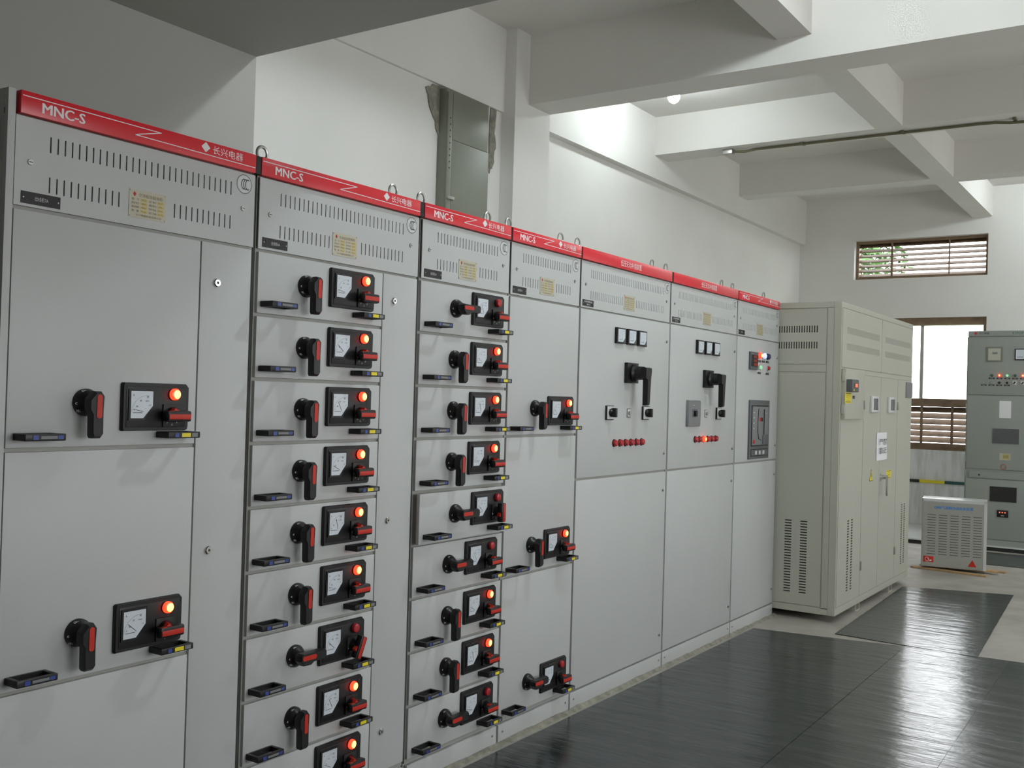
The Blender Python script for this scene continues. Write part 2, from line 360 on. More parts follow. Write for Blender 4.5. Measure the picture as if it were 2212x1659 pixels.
# ------------------------------------------------------------------ switchgear row: shared part meshes
def lathe_y(mb, cx, cz, prof, m, n=24): return mb.cyl((cx, 0, cz), (0, -1, 0), prof, m, n)
def m_pull(tagcol):
    mb = MB(); L, D, H = .108, .057, .018
    mb.box(0, .012, -D+.004, 0, -H/2, H/2, 'black', .003).box(L-.012, L, -D+.004, 0, -H/2, H/2, 'black', .003)
    mb.box(0, L, -D, -D+.010, -H/2, H/2, 'black', .003)
    mb.box(.012, L-.012, -.008, 0, -H/2, H/2, 'black')
    y = -D-.0006
    mb.quad(.018, L-.006, -.0065, .0065, y, 'black')
    if tagcol == 'y':
        mb.quad(.022, .034, -.0055, .0055, y-.0003, 'blue').quad(.044, .074, -.0055, .0055, y-.0003, 'yellow').quad(.078, .098, -.0055, .0055, y-.0003, 'midgrey')
    else:
        mb.quad(.020, .034, -.0055, .0055, y-.0003, 'blue').quad(.040, .084, -.0035, .0035, y-.0003, 'midgrey').quad(.086, .100, -.0045, .0045, y-.0003, 'blue')
    return mb.mesh('pull_handle')
def m_dial():
    mb = MB(); lathe_y(mb, 0, 0, [(0, .036), (.010, .036), (.020, .030), (.024, .027), (.034, .020), (.040, .018)], 'black', 32)
    for a, t in ((115, 'ON'), (185, '0'), (222, 'TEST')):
        q = math.radians(a); cx, cz = .0335*math.cos(q), .0335*math.sin(q); wd = .0045*len(t)**.6
        mb.text(t, cx-wd, cx+wd, cz-.0028, cz+.0028, -.0165, 'pale', .02)
    return mb.mesh('switch_dial')
def m_grip():
    mb = MB(); P = [(-.013, .022), (-.006, .030), (.012, .030), (.018, .022), (.016, -.020), (.017, -.085), (.012, -.092), (-.010, -.092), (-.014, -.085), (-.015, -.030), (-.024, -.016), (-.024, .010)]
    mb.prism(P, -.062, -.036, 'black', .10)
    pr = []
    for i in range(9): q = PI*i/8; pr.append((.002+.0075*math.cos(q), .016+.006*math.sin(q)))
    for i in range(9): q = PI+PI*i/8; pr.append((.002+.0075*math.cos(q), -.034+.006*math.sin(q)))
    mb.prism(pr, -.0635, -.06, 'redp'); return mb.mesh('rotary_handle')
def m_panel():
    mb = MB(); W, H = .219, .132; c = .010
    out = [(0, .004), (.004, 0), (W-c, 0), (W-.002, .003), (W, c), (W, H-c), (W-c, H), (.004, H), (0, H-.004)]
    mb.prism(out, -.012, 0, 'blackm', .03)
    mb.box(.012, W-.012, -.0135, -.0118, .010, H-.010, 'black', .001)
    return mb.mesh('control_panel')
def m_meter(needle):
    mb = MB(); f = [(0, 0), (.040, 0), (.070, .034), (.070, .074), (0, .074)]
    big = [(-.006, -.006), (.044, -.006), (.076, .031), (.076, .080), (-.006, .080)]
    mb.prism(big, -.017, -.0125, 'black'); mb.prism(f, -.0182, -.0168, 'face')
    y = -.0186; mb.quad(.006, .036, .0145, .0160, y, 'ink'); mb.text('A', .006, .010, .060, .066, y, 'ink')
    mb.text('0', .008, .011, .020, .0245, y, 'ink').text('30', .016, .022, .030, .035, y, 'ink').text('60', .028, .034, .046, .051, y, 'ink').text('90', .050, .056, .056, .061, y, 'ink').text('100/5', .046, .058, .046, .049, y, 'ink').text('1.5', .058, .064, .034, .038, y, 'ink')
    c0 = (.052, .012)
    for i in range(14):
        a1 = math.radians(175-85*i/13); a2 = math.radians(175-85*(i+.72)/13); r = .050; rr = r+.0007
        mb.add([(c0[0]+r*math.cos(a1), y, c0[1]+r*math.sin(a1)), (c0[0]+r*math.cos(a2), y, c0[1]+r*math.sin(a2)), (c0[0]+rr*math.cos(a2), y, c0[1]+rr*math.sin(a2)), (c0[0]+rr*math.cos(a1), y, c0[1]+rr*math.sin(a1))], [(3, 2, 1, 0)], 'ink')
    a = math.radians(needle); p = Vector((math.cos(a), math.sin(a))); q = Vector((-p.y, p.x))*.0006; A = Vector((.040, .018)); B = A+p*.034
    mb.add([(A.x-q.x, y-.0004, A.y-q.y), (B.x-q.x, y-.0004, B.y-q.y), (B.x+q.x, y-.0004, B.y+q.y), (A.x+q.x, y-.0004, A.y+q.y)], [(0, 1, 2, 3), (3, 2, 1, 0)], 'ink')
    return mb.mesh('ammeter')
def m_lamp(on, r=.0165):
    mb = MB(); lathe_y(mb, 0, 0, [(0, r*1.1), (.003, r*1.1)], 'blackm', 24)
    lathe_y(mb, 0, 0, [(.002, r), (.010, r*.98), (.013, r*.86), (.0145, r*.6)], 'lens_on' if on else 'lens_off', 24)
    if on: mb.cyl((.0010, -.0132, 0), (0, -1, 0), [(0, r*.78), (.0018, r*.62)], 'lens_core', 20)
    else: mb.quad(-r*.15, r*.15, -r*.45, r*.45, -.0148, 'lens_off')
    return mb.mesh('indicator_lamp')
def m_selector():
    mb = MB(); mb.box(-.030, .032, -.004, 0, -.036, .028, 'blackm', .0015)
    lathe_y(mb, 0, 0, [(.003, .021), (.010, .020), (.022, .016), (.034, .014)], 'black', 22)
    lathe_y(mb, .002, .010, [(.012, .004), (.024, .004)], 'redp', 8)
    mb.text('0', -.027, -.0225, -.012, -.006, -.0045, 'white', .02)
    for x, z in ((-.018, -.026), (-.003, -.032), (.014, -.026)): mb.text('P' if x < -.01 else ('A' if x < 0 else 'P'), x, x+.0045, z, z+.006, -.0045, 'pale', .02)
    return mb.mesh('selector_plate')
def m_selbar():
    mb = MB(); mb.box(-.039, .039, -.046, -.022, -.017, .014, 'black', .006); mb.box(-.037, .036, -.0475, -.045, -.0100, .0045, 'redp', .001); mb.prism([(-.020, .012), (.004, .012), (-.012, .021)], -.040, -.026, 'redp')
    return mb.mesh('selector_knob')
PULLW, PULLY, DIAL, GRIP, PANEL, SELP, SELB = m_pull('w'), m_pull('y'), m_dial(), m_grip(), m_panel(), m_selector(), m_selbar()
METER = [m_meter(a) for a in (168, 140, 120, 155, 105)]
LON, LOFF = m_lamp(True), m_lamp(False)
def m_screw(r=.007):
    mb = MB(); lathe_y(mb, 0, 0, [(0, r*1.15), (.002, r*1.1), (.0035, r)], 'steel', 16); mb.box(-r*.7, r*.7, -.0042, -.0034, -r*.12, r*.12, 'ink'); return mb.mesh('screw')
def m_lock(r=.0125):
    mb = MB(); lathe_y(mb, 0, 0, [(0, r), (.004, r), (.007, r*.8)], 'chrome', 20); lathe_y(mb, 0, 0, [(.0072, r*.34), (.0075, r*.30)], 'ink', 10); return mb.mesh('door_lock')
SCREW, LOCK, LOCKS, SCR2 = m_screw(), m_lock(), m_lock(.009), m_screw(.0045)
def m_eye():
    mb = MB(); mb.torus((0, 0, .030), .021, .0048, 'steel', 24, 8); mb.cyl((0, 0, 0), (0, 0, 1), [(0, .013), (.006, .013), (.010, .007)], 'steel', 14); return mb.mesh('lifting_eye')
EYE = m_eye()
def m_plate(kind):
    mb = MB(); W, H = .120, .077; mb.box(0, W, -.0015, 0, 0, H, 'brass'); y = -.0019
    mb.prism([(.012, .064), (.017, .057), (.022, .064), (.017, .071)], y-.0002, y+.0003, 'redp')
    mb.text(kind, .030, .108, .058, .068, y, 'brown')
    rows = [('型  号', 'MNC-S', '出厂编号', '07'), ('额定电压', '380V', '额定电流', 'A'), ('额定频率', '50Hz', '防护等级', 'IP30'), ('重  量', 'kg', '出厂日期', '年 月')]
    for i, (a, b_, c, d) in enumerate(rows):
        z = .0475-i*.0105; mb.text(a, .008, .032, z, z+.006, y, 'brown'); mb.quad(.036, .058, z-.0012, z+.0072, y+.0001, 'gold'); mb.text(b_, .040, .054, z+.001, z+.005, y-.0002, 'brown')
        mb.text(c, .064, .087, z, z+.006, y, 'brown'); mb.quad(.090, .113, z-.0012, z+.0072, y+.0001, 'gold'); mb.text(d, .094, .108, z+.001, z+.005, y-.0002, 'brown')
    mb.text('长兴电器设备有限公司', .022, .104, .005, .0115, y, 'brown')
    for x in (.004, W-.004):
        for z in (.004, H-.004): mb.cyl((x, -.001, z), (0, -1, 0), [(0, .0026), (.0015, .0016)], 'steel', 8)
    return mb.mesh('nameplate')
PLATE = m_plate('交流低压配电柜'); PLATE2 = m_plate('低压无功补偿')
def m_ccc():
    mb = MB(); mb.cyl((0, 0, 0), (0, -1, 0), [(0, .030), (.0006, .030)], 'lite', 36); r0, r1 = .0275, .0293; y = -.0009; n = 36
    vs = []; fs = []
    for i in range(n):
        q = 2*PI*i/n; vs += [(r0*math.cos(q), y, r0*math.sin(q)), (r1*math.cos(q), y, r1*math.sin(q))]
    for i in range(n): j = (i+1) % n; fs.append((2*i, 2*j, 2*j+1, 2*i+1))
    mb.add(vs, fs, 'ink')
    for cx in (-.010, -.002, .006):
        vs = []; m_ = 12
        for i in range(m_+1):
            q = math.radians(60+240*i/m_); vs += [(cx+.008+.0075*math.cos(q), y, .0135*math.sin(q)), (cx+.008+.0105*math.cos(q), y, .0165*math.sin(q))]
        mb.add(vs, [(2*i, 2*i+2, 2*i+3, 2*i+1) for i in range(m_)], 'ink')
    return mb.mesh('certification_mark')
CCC = m_ccc()
def m_black(lines):
    mb = MB(); mb.box(0, .105, -.002, 0, 0, .030, 'black'); y = -.0024
    if len(lines) == 1: mb.text(lines[0], .036, .072, .0095, .0205, y, 'pale')
    else: mb.text(lines[0], .014, .092, .0165, .0255, y, 'white'); mb.text(lines[1], .038, .070, .005, .0125, y, 'white')
    for x in (.006, .099): mb.cyl((x, -.0018, .015), (0, -1, 0), [(0, .0024), (.0012, .0018)], 'steel', 8)
    return mb.mesh('label_plate')

def header(width, style):
    mb = MB(); mb.box(0, width, -.012, .012, 2.130, 2.187, 'red', .003); y = -.0126
    def line(pts, t=.0011):
        for (xa, za), (xb, zb) in zip(pts[:-1], pts[1:]):
            d = Vector((xb-xa, zb-za)).normalized(); q = Vector((-d.y, d.x))*t
            mb.add([(xa-q.x, y, za-q.y), (xb-q.x, y, zb-q.y), (xb+q.x, y, zb+q.y), (xa+q.x, y, za+q.y)], [(0, 1, 2, 3)], 'white')
    if style == 'm':
        s = (width-.22)/.55 if width < .7 else 1
        line([(.004, 2.174), (width-.346 if width > .7 else width-.249, 2.173), (width-.432 if width > .7 else width-.335, 2.150), (width-.004, 2.146)])
        mb.text('MNC-S', .055, .174, 2.141, 2.167, y, 'white', .018)
        lx = width-.193; mb.prism([(lx-.016, 2.168), (lx, 2.153), (lx+.016, 2.168), (lx, 2.183)], y-.0002, y+.0004, 'white')
        mb.text('长兴电器', width-.167, width-.054, 2.154, 2.178, y, 'white')
    else: mb.text('低压无功补偿装置', .382, .612, 2.143, 2.174, y, 'white')
    return mb
CABS = [ # x0, width, header style, plate text
 (-.800, .792, 'm', ['出线柜7A']), (.004, .788, 'm', ['出线柜6A']), (.806, .594, 'm', ['出线柜5A']), (1.406, .590, 'm', ['出线柜4A']),
 (2.002, .992, 'c', ['无功补偿电容柜', '3A1-3']), (3.002, .988, 'c', ['无功补偿电容柜', '2A1-2']), (3.998, .780, 'm', ['进线柜1A'])]
CLABEL = ['nearest switchgear cabinet at left edge, red MNC-S header, two large visible switch modules', 'switchgear cabinet with a column of eight visible drawers beside a narrow locked door',
 'narrow switchgear cabinet with nine full width drawers, one pulled slightly out', 'narrow switchgear cabinet with three tall modules and an unlit bottom lamp',
 'wide capacitor cabinet with a row of six unlit red lamps, red header without stripes', 'wide capacitor cabinet with one lit lamp in six and a grey breaker cover', 'last switchgear cabinet of the row with tall grey circuit breaker, beside beige cabinet']
def cabinet(i):
    x0, W, style, pl = CABS[i]; t = empty('switchgear_cabinet', (x0, 0, 0)); tag(t, CLABEL[i], 'electrical cabinet', 'row of red-topped switchgear cabinets')
    lead = .022 if i == 0 else (.012 if W > .7 else .012)
    body = MB(); body.box(0, W, .016, 1.0, .0, 2.188, 'panel').box(.0005, W-.0005, .010, .016, .088, 2.130, 'frame')
    if i == 0: body.box(0, .020, -.001, .016, .088, 2.188, 'panel', .0015)
    if i == 0: body.box(-.004, 0, .03, .97, .12, 2.12, 'panel', .002)
    body.box(.0, W, .012, .016, 2.125, 2.14, 'dark'); body.build('body', t)
    lead, hw, gap = [(.026, .754, 0), (-.001, .777, .021), (0, .580, .024), (-.006, .581, .012), (-.008, .992, .011), (.004, .966, .016), (-.010, .766, .013)][i]; h = header(hw, style)
    if gap: h.box(-gap+.0005, .001, -.009, .006, 2.131, 2.186, 'black')
    h.build('header_strip', t, (lead, 0, 0))
    # vent panel
    ax = {0: .115, 1: .093, 2: .099, 3: .098, 4: .100, 5: .105, 6: .098}[i]
    ex_ = {0: .696, 1: .689, 2: .498, 3: .499, 4: .905, 5: .898, 6: .715}[i]; n = int(round((ex_-ax)/.02))+1; xs = [ax+.02*k for k in range(n)]
    px = {0: .345, 1: .329, 2: .234, 3: .235, 4: .440, 5: .445, 6: .336}[i]
    lo = [x for x in xs if x < px-.012 or x > px+.132]
    vp = MB().grille(.022 if i == 0 else .004, W-.004, 1.905, 2.126, 0, .004, [(1.948, 1.988, [(x-.002, x+.002) for x in lo]), (2.050, 2.090, [(x-.002, x+.002) for x in xs])], 'panel')
    vp.box(.012, W-.012, .0045, .012, 1.912, 2.122, 'dark')
    v = vp.build('vent_panel', t, smooth=0)
    obj('nameplate', PLATE2 if style == 'c' else PLATE, v, (px, 0, 1.928)); obj('label_plate', m_black(pl), v, (.020 if i else .040, 0, 1.912))
    obj('certification_mark', CCC, v, (W-.047, 0, 2.091)); obj('screw', SCREW, v, (.048 if i else .062, 0, 2.016)); obj('screw', SCREW, v, (W-.050, 0, 2.017))
    for ex in {0: [], 1: [.062, .700], 2: [.062, .505], 3: [.062, .50], 4: [.062, .875], 5: [.05, .865], 6: [.05, .62]}[i]: obj('lifting_eye', EYE, t, (ex, .06, 2.188))
    pb = MB().box(.004, W-.004, -.002, .016, .004, .083, 'panel', .0015); p = pb.build('plinth_cover', t)
    for sx in (.035, W-.035): obj('screw', SCR2, p, (sx, -.002, .05))
    return t, W, x0
def module(t, rx, z0, H, w, on=True, down=True, sel=0, out=0, k=0, yo=0, odx=0):
    front = MB().box(0, w, -.001, .014, .006, H-.005, 'panel', .0015)
    front.box(.004, w-.004, .014, .2, .012, H-.012, 'frame')
    d = front.build('drawer', t, (rx, -out, z0))
    if not on: d['label'] = 'drawer with unlit dark red lamp'
    dz = .0 if H < .3 else .013; pz = .052 if H < .3 else .045
    o = odx
    obj('pull_handle', PULLW, d, (.022+o, 0, .034)); obj('pull_handle', PULLY, d, (.438+o, 0, .034))
    obj('control_panel', PANEL, d, (.320+o, 0, pz)); obj('ammeter', METER[k % 5], d, (.342+o, 0, pz+.035))
    obj('indicator_lamp', LON if on else LOFF, d, (.484+o, -.013, pz+.102)); obj('selector_plate', SELP, d, (.478+o, -.0135, pz+.046))
    obj('selector_knob', SELB, d, (.473+o, -.0135, pz+.043), (0, sel, 0))
    obj('switch_dial', DIAL, d, (.215+o, 0, .108+dz)); obj('rotary_handle', GRIP, d, (.215+o, 0, .108+dz), (0, 0 if down else -PI/2, 0))
    return d
# cabinet with two large modules and a narrow door
t, W, x0 = cabinet(0)
for z0, k in ((1.3, 0), (.7, 1), (.1, 2)): module(t, .023, z0, .6, .566, k=k, odx=-.004)
t0 = t
dd = MB().box(.595, .782, 0, .014, .106, 1.896, 'panel', .0015).build('access_door', t)
for z in (.99, 1.78, .25): obj('door_lock', LOCK, dd, (.652, 0, z))
# cabinet with nine drawers
t, W, x0 = cabinet(1)
for j in range(9):
    z0 = 1.7-.2*j; module(t, .007, z0, .2, .581, on=(j != 6), down=(j != 6), sel=(0 if j != 6 else -1.15), k=j, odx=-.010)
dd = MB().box(.594, .782, 0, .014, .106, 1.896, 'panel', .0015).build('access_door', t)
for z in (1.803, 1.01, .25): obj('door_lock', LOCK, dd, (.652, 0, z))
# narrow cabinet with nine drawers
t, W, x0 = cabinet(2)
off = {0: 0, 4: 0, 5: 0, 8: 0}
for j in range(9):
    z0 = 1.7-.2*j; module(t, .004, z0, .2, .586, on=(j not in off), down=(j not in off), sel=(-PI/2 if j == 4 else 0), out=(.024 if j == 4 else 0), k=j+2, odx=.002)
# narrow cabinet with three modules
t, W, x0 = cabinet(3)
for z0, k, on in ((1.3, 1, True), (.7, 3, True), (.1, 0, False)): module(t, .004, z0, .6, .582, on=on, down=on, k=k, odx=-.002)

# capacitor cabinets
def m_sqmeter():
    mb = MB(); S = .094; mb.box(0, S, -.016, 0, 0, .080, 'black', .002); mb.prism([(.010, .008), (.060, .008), (.084, .030), (.084, .072), (.010, .072)], -.0172, -.0158, 'face')
    mb.prism([(.063, .006), (.086, .006), (.086, .027)], -.0174, -.0158, 'grey')
    y = -.0177; mb.quad(.018, .052, .020, .0216, y, 'ink').quad(.050, .052, .0216, .030, y, 'ink')
    for x, z in ((.020, .036), (.030, .050), (.046, .058), (.064, .060)): mb.text('50', x, x+.006, z, z+.004, y, 'ink')
    mb.text('V', .046, .052, .040, .045, y, 'ink'); return mb.mesh('square_meter')
SQM = m_sqmeter()
def m_bighandle():
    mb = MB(); mb.box(0, .125, -.020, 0, -.052, .052, 'black', .003); lathe_y(mb, .070, 0, [(.018, .046), (.030, .046), (.040, .036), (.078, .034)], 'black', 28)
    mb.prism([(.040, .030), (.105, .030), (.108, .020), (.100, -.030), (.090, -.165), (.064, -.165), (.062, -.030), (.040, -.026)], -.105, -.076, 'black', .05); return mb.mesh('lever_handle')
BIGH = m_bighandle()
def m_rotsw():
    mb = MB(); mb.box(0, .076, -.010, 0, 0, .072, 'blackm', .002); mb.box(.005, .071, -.012, -.009, .004, .068, 'lite', .001)
    mb.cyl((.038, 0, .037), (0, -1, 0), [(.011, .020), (.020, .020), (.028, .014)], 'black', 20); mb.box(.028, .048, -.046, -.020, .014, .060, 'black', .004); return mb.mesh('rotary_switch')
ROTS = m_rotsw()
def m_smallsw():
    mb = MB(); mb.box(0, .040, -.004, 0, 0, .047, 'midgrey', .003); mb.box(.004, .036, -.0052, -.0036, .004, .043, 'lite', .002); mb.cyl((.020, -.004, .023), (0, -1, 0), [(0, .012), (.010, .011)], 'steel', 16); return mb.mesh('push_button')
SMSW = m_smallsw()
def m_led(on):
    mb = MB(); lathe_y(mb, 0, 0, [(0, .020), (.004, .020)], 'blackm', 16); lathe_y(mb, 0, 0, [(.003, .0165), (.016, .016), (.020, .012)], 'lens_on' if on else 'lens_off', 18)
    if on: lathe_y(mb, 0, 0, [(.0198, .010), (.021, .008)], 'lens_core', 12)
    return mb.mesh('indicator_lamp')
LEDON, LEDOFF = m_led(True), m_led(False)
def capcab(i, breaker, lit):
    t, W, x0 = cabinet(i)
    up_ = MB().box(.006, W-.004, -.001, .014, 1.093, 1.897, 'panel', .0015).build('upper_door', t)
    lo_ = MB().box(.006, W-.004, -.001, .014, .094, 1.082, 'panel', .0015).build('lower_door', t)
    g = .005 if i == 5 else 0
    for x in (.350, .471, .592): obj('square_meter', SQM, up_, (x-g*0, 0, 1.753))
    obj('lever_handle', BIGH, up_, (.464, 0, 1.609))
    obj('rotary_switch', ROTS, up_, (.672, 0, 1.368)); obj('push_button', SMSW, up_, (.503, 0, 1.380))
    if breaker:
        mb = MB(); mb.prism([(0, .006), (.004, 0), (.170, 0), (.174, .006), (.178, .076), (.174, .148), (.170, .152), (.004, .152), (0, .146)], -.018, 0, 'midgrey', .04)
        mb.box(.055, .115, -.0195, -.017, .055, .100, 'grey', .003).box(.072, .098, -.034, -.019, .060, .092, 'black', .003).quad(.060, .085, .121, .124, -.0190, 'pale'); mb.build('breaker_cover', up_, (.236, 0, 1.328))
    else: obj('rotary_switch', ROTS, up_, (.272, 0, 1.368))
    for k in range(6): obj('indicator_lamp', LEDON if lit == k else LEDOFF, up_, (.373+.0605*k, 0, 1.252))
    for z in (1.796, 1.184): obj('door_lock', LOCKS, up_, (W-.040, 0, z))
    for z in (.981, .19): obj('door_lock', LOCKS, lo_, (W-.040, 0, z))
    return t
capcab(4, False, -1); capcab(5, True, 2)
# incoming cabinet
t, W, x0 = cabinet(6)
up_ = MB().box(.006, W-.004, -.001, .014, 1.093, 1.897, 'panel', .0015).build('upper_door', t)
lo_ = MB().box(.006, W-.004, -.001, .014, .094, 1.082, 'panel', .0015).build('lower_door', t)
mb = MB(); mb.box(0, .133, -.016, 0, 0, .118, 'grey', .003).box(.010, .123, -.018, -.015, .022, .098, 'black')
for z in (.028, .053, .078): mb.text('8.8.8', .052, .105, z, z+.016, -.0185, 'led')
mb.quad(.030, .042, .104, .107, -.0168, 'pale'); mb.build('digital_meter', up_, (.210, 0, 1.693))
def lamp_(lens, x, z, r=.020, parent=None, core=False):
    mb = MB(); lathe_y(mb, 0, 0, [(0, r*1.1), (.004, r*1.1)], 'blackm', 16); lathe_y(mb, 0, 0, [(.003, r), (.018, r*.95), (.022, r*.7)], lens, 18)
    if core: lathe_y(mb, 0, 0, [(.0218, r*.6), (.023, r*.5)], 'lens_core', 12)
    return mb.build('indicator_lamp', parent, (x, 0, z))
lamp_('lens_on', .398, 1.793, parent=up_, core=True); lamp_('lens_white', .478, 1.794, parent=up_); lamp_('lens_navy', .556, 1.793, parent=up_)
for x, s_ in ((.400, 'lens_green'), (.560, 'lens_off')):
    mb = MB(); lathe_y(mb, 0, 0, [(0, .018), (.010, .017)], 'chrome', 18); lathe_y(mb, 0, 0, [(.010, .013), (.020, .012)], s_, 16); mb.build('push_button', up_, (x, 0, 1.714))
LT = MB().box(0, .058, -.001, 0, 0, .014, 'ink').text('合闸', .014, .044, .003, .011, -.0014, 'pale').mesh('caption_plate')
for x, z in ((.376, 1.748), (.452, 1.749), (.528, 1.749), (.378, 1.669), (.534, 1.669)): obj('caption_plate', LT, up_, (x, 0, z))
mb = MB(); BW, BH = .371, .390
mb.box(0, BW, -.012, 0, 0, BH, 'grey', .004); mb.box(.03, BW-.03, -.0135, -.011, .085, BH-.035, 'black'); mb.box(.036, BW-.036, -.019, -.012, .092, BH-.042, 'midgrey', .004)
mb.box(.03, BW-.02, -.0135, -.011, .018, .066, 'black', .002).box(.036, BW-.026, -.015, -.012, .023, .061, 'grey')
for k in range(3): mb.box(.10+.07*k, .13+.07*k, -.018, -.014, .030, .054, 'pale')
mb.tube([(.14, -.020, .335), (.13, -.020, .26), (.13, -.020, .18), (.15, -.020, .135), (.19, -.020, .125)], .003, 'black'); mb.tube([(.245, -.020, .33), (.245, -.020, .16)], .0045, 'black')
mb.box(.225, .32, -.024, -.018, .095, .160, 'grey', .003).box(.16, .22, -.021, -.018, .250, .275, 'redp').box(.19, .22, -.0215, -.018, .250, .275, 'black')
for z in (.2, .235, .27, .305): mb.box(.055, .065, -.0195, -.0185, z, z+.006, 'white')
mb.cyl((.062, -.018, .115), (0, -1, 0), [(0, .014), (.006, .012)], 'redp', 16); mb.quad(.272, .305, .302, .305, -.0195, 'pale')
mb.build('circuit_breaker', up_, (.227, 0, 1.105))
for z in (1.795, 1.189): obj('door_lock', LOCKS, up_, (W-.036, 0, z))
for z in (.987, .19): obj('door_lock', LOCKS, lo_, (W-.036, 0, z))

# ------------------------------------------------------------------ beige cabinet beyond the row
t = tag(empty('equipment_cabinet', (4.8, -.425, 0)), 'tall beige metal cabinet standing forward of the switchgear row, paper notice on its doors', 'cabinet')
L, D, Z0, Z1 = 2.12, 1.15, .05, 2.182
mb = MB(); mb.box(.006, L, .006, D, Z0, Z1-.004, 'tan')
mb.box(0, L, 0, .050, Z1-.038, Z1, 'tan', .001); mb.box(0, L, 0, .050, Z0, Z0+.05, 'tan', .001)
mb.box(0, .02, 0, .048, Z0+.05, Z1-.038, 'tan'); mb.box(L-.018, L, 0, .02, Z0+.05, Z1-.038, 'tan'); mb.box(0, .015, .0505, D, 2.142, Z1, 'tan').box(0, .015, .0505, D, Z0, .095, 'tan')
mb.box(.01, L-.01, -.001, .01, 1.702, 1.735, 'tan'); mb.box(0, .012, .095, D, 1.702, 1.752, 'tan').box(0, .012, .050, .092, .09, 2.145, 'tan')
mb.build('body', t)
# near side (faces -X): grilles in a rotated part, local front -Y -> world -X
sd = empty('side', (0, 0, 0))
bpy.data.objects.remove(sd)
def slots(x0, n, p, w_): return [(x0+p*k, x0+p*k+w_) for k in range(n)]
sp = MB().grille(.10, D-.02, 1.755, 2.137, -.002, .004, [(1.862, 1.909, slots(.16, 22, .0176, .008)), (1.973, 2.020, slots(.16, 22, .0176, .008))], 'tan')
sp.box(.12, .6, .0035, .0045, 1.85, 2.03, 'dark'); s1 = sp.build('side_panel', t, (0, D-.02-.0, 0), (0, 0, -PI/2), smooth=0)
# local x runs toward world -Y : world_y = (D-.02) - x  -> flip so that the panel spans the visible part
s1.location = (-.0, 0, 0); s1.rotation_euler = (0, 0, 0)
def side_xform(me_obj):
    for v in me_obj.data.vertices:
        x, y, z = v.co; v.co = (y, x, z)
    me_obj.data.flip_normals(); me_obj.data.update()
side_xform(s1)
rows = []
for k in range(27): rows.append((.178+.0188*k, .178+.0188*k+.008, [(.199, .247), (.308, .356)]))
sp = MB().grille(.10, D-.02, .10, 1.698, -.002, .004, rows, 'tan'); sp.box(.15, .40, .0035, .0045, .15, .70, 'dark'); s2 = sp.build('side_panel', t, smooth=0); side_xform(s2)
# front: upper vent doors
for xa, xb, va, vb in ((.022, 1.075, .135, 1.01), (1.082, 2.10, 1.185, 2.035)):
    sl = slots(va, int((vb-va)/.0125), .0125, .005)
    mb = MB().grille(xa, xb, 1.738, 2.140, -.003, .003, [(1.860, 1.906, sl), (1.972, 2.018, sl)], 'tan'); mb.box(va-.01, vb+.01, .0025, .004, 1.85, 2.03, 'dark')
    mb.build('vent_door', t, smooth=0)
def vslots(x, z0, z1, n): return [(z0+(z1-z0)*k/n, z0+(z1-z0)*k/n+(z1-z0)/n*.60) for k in range(n)]
def lower(xa, xb, cols, name):
    rows = [(za, zb, [(c, c+.042) for c in cols]) for za, zb in vslots(0, .182, .685, 27)]
    mb = MB().grille(xa, xb, .104, 1.700, -.003, .003, rows if cols else [], 'tan')
    if cols: mb.box(cols[0]-.02, cols[-1]+.06, .0025, .004, .17, .70, 'dark')
    return mb.build(name, t, smooth=0)
lower(.022, .592, (.250, .345), 'front_panel'); 
d1 = lower(.600, 1.078, (), 'door'); d2 = lower(1.084, 1.610, (), 'door'); lower(1.617, 2.10, (1.825, 1.918), 'front_panel')
for dr, x in ((d1, .603), (d2, 1.612)):
    for z in (.32, 1.485): MB().box(-.012, .012, -.012, -.003, -.032, .032, 'steel', .002).build('hinge', dr, (x, 0, z))
for dr, x in ((d1, .775), (d2, 1.290)):
    mb = MB(); mb.box(0, .21, -.020, -.003, 0, .122, 'lite', .004); mb.box(.045, .165, -.0215, -.019, .018, .104, 'glass_d', .002); mb.build('inspection_window', dr, (x-.005, 0, 1.432))
mb = MB(); mb.cyl((0, 0, 0), (0, -1, 0), [(.003, .018), (.010, .018), (.045, .013)], 'chrome', 16); mb.box(-.012, .012, -.058, -.042, -.14, .018, 'chrome', .004).box(-.014, .014, -.006, -.003, -.03, .03, 'steel'); mb.build('door_handle', d2, (1.130, 0, .935))
mb = MB(); mb.prism([(0, 0), (.10, 0), (.05, .088)], -.0045, -.003, 'ink'); mb.prism([(.008, .005), (.092, .005), (.05, .078)], -.005, -.0044, 'yellow'); mb.prism([(.050, .060), (.040, .036), (.050, .038), (.046, .014), (.062, .044), (.051, .042), (.056, .060)], -.0054, -.005, 'ink'); mb.build('warning_sticker', d1, (.800, 0, .920))
def ysticker(parent, x, z, w_, h, y=-.003):
    mb = MB(); mb.box(0, w_, y-.001, y, 0, h, 'yellow'); mb.quad(w_*.08, w_*.92, h*.88, h*.94, y-.0014, 'ink').quad(w_*.08, w_*.92, h*.08, h*.14, y-.0014, 'ink')
    for k in range(3): mb.text('注意安全', w_*.15, w_*.85, h*(.24+.2*k), h*(.35+.2*k), y-.0014, 'brown')
    return mb.build('yellow_sticker', parent, (x, 0, z))
ysticker(d2, 1.305, .912, .150, .066)
MB().box(0, .225, -.010, -.003, 0, .130, 'midgrey', .002).build('vent_filter', t, (1.885, 0, 1.558))
mb = MB(); mb.box(.030, .500, -.030, -.003, 1.382, 1.728, 'tan', .004); cb = mb.build('control_box', t)
for z in (1.45, 1.67): MB().box(.018, .034, -.026, -.006, z-.03, z+.03, 'tan', .002).build('hinge', cb)
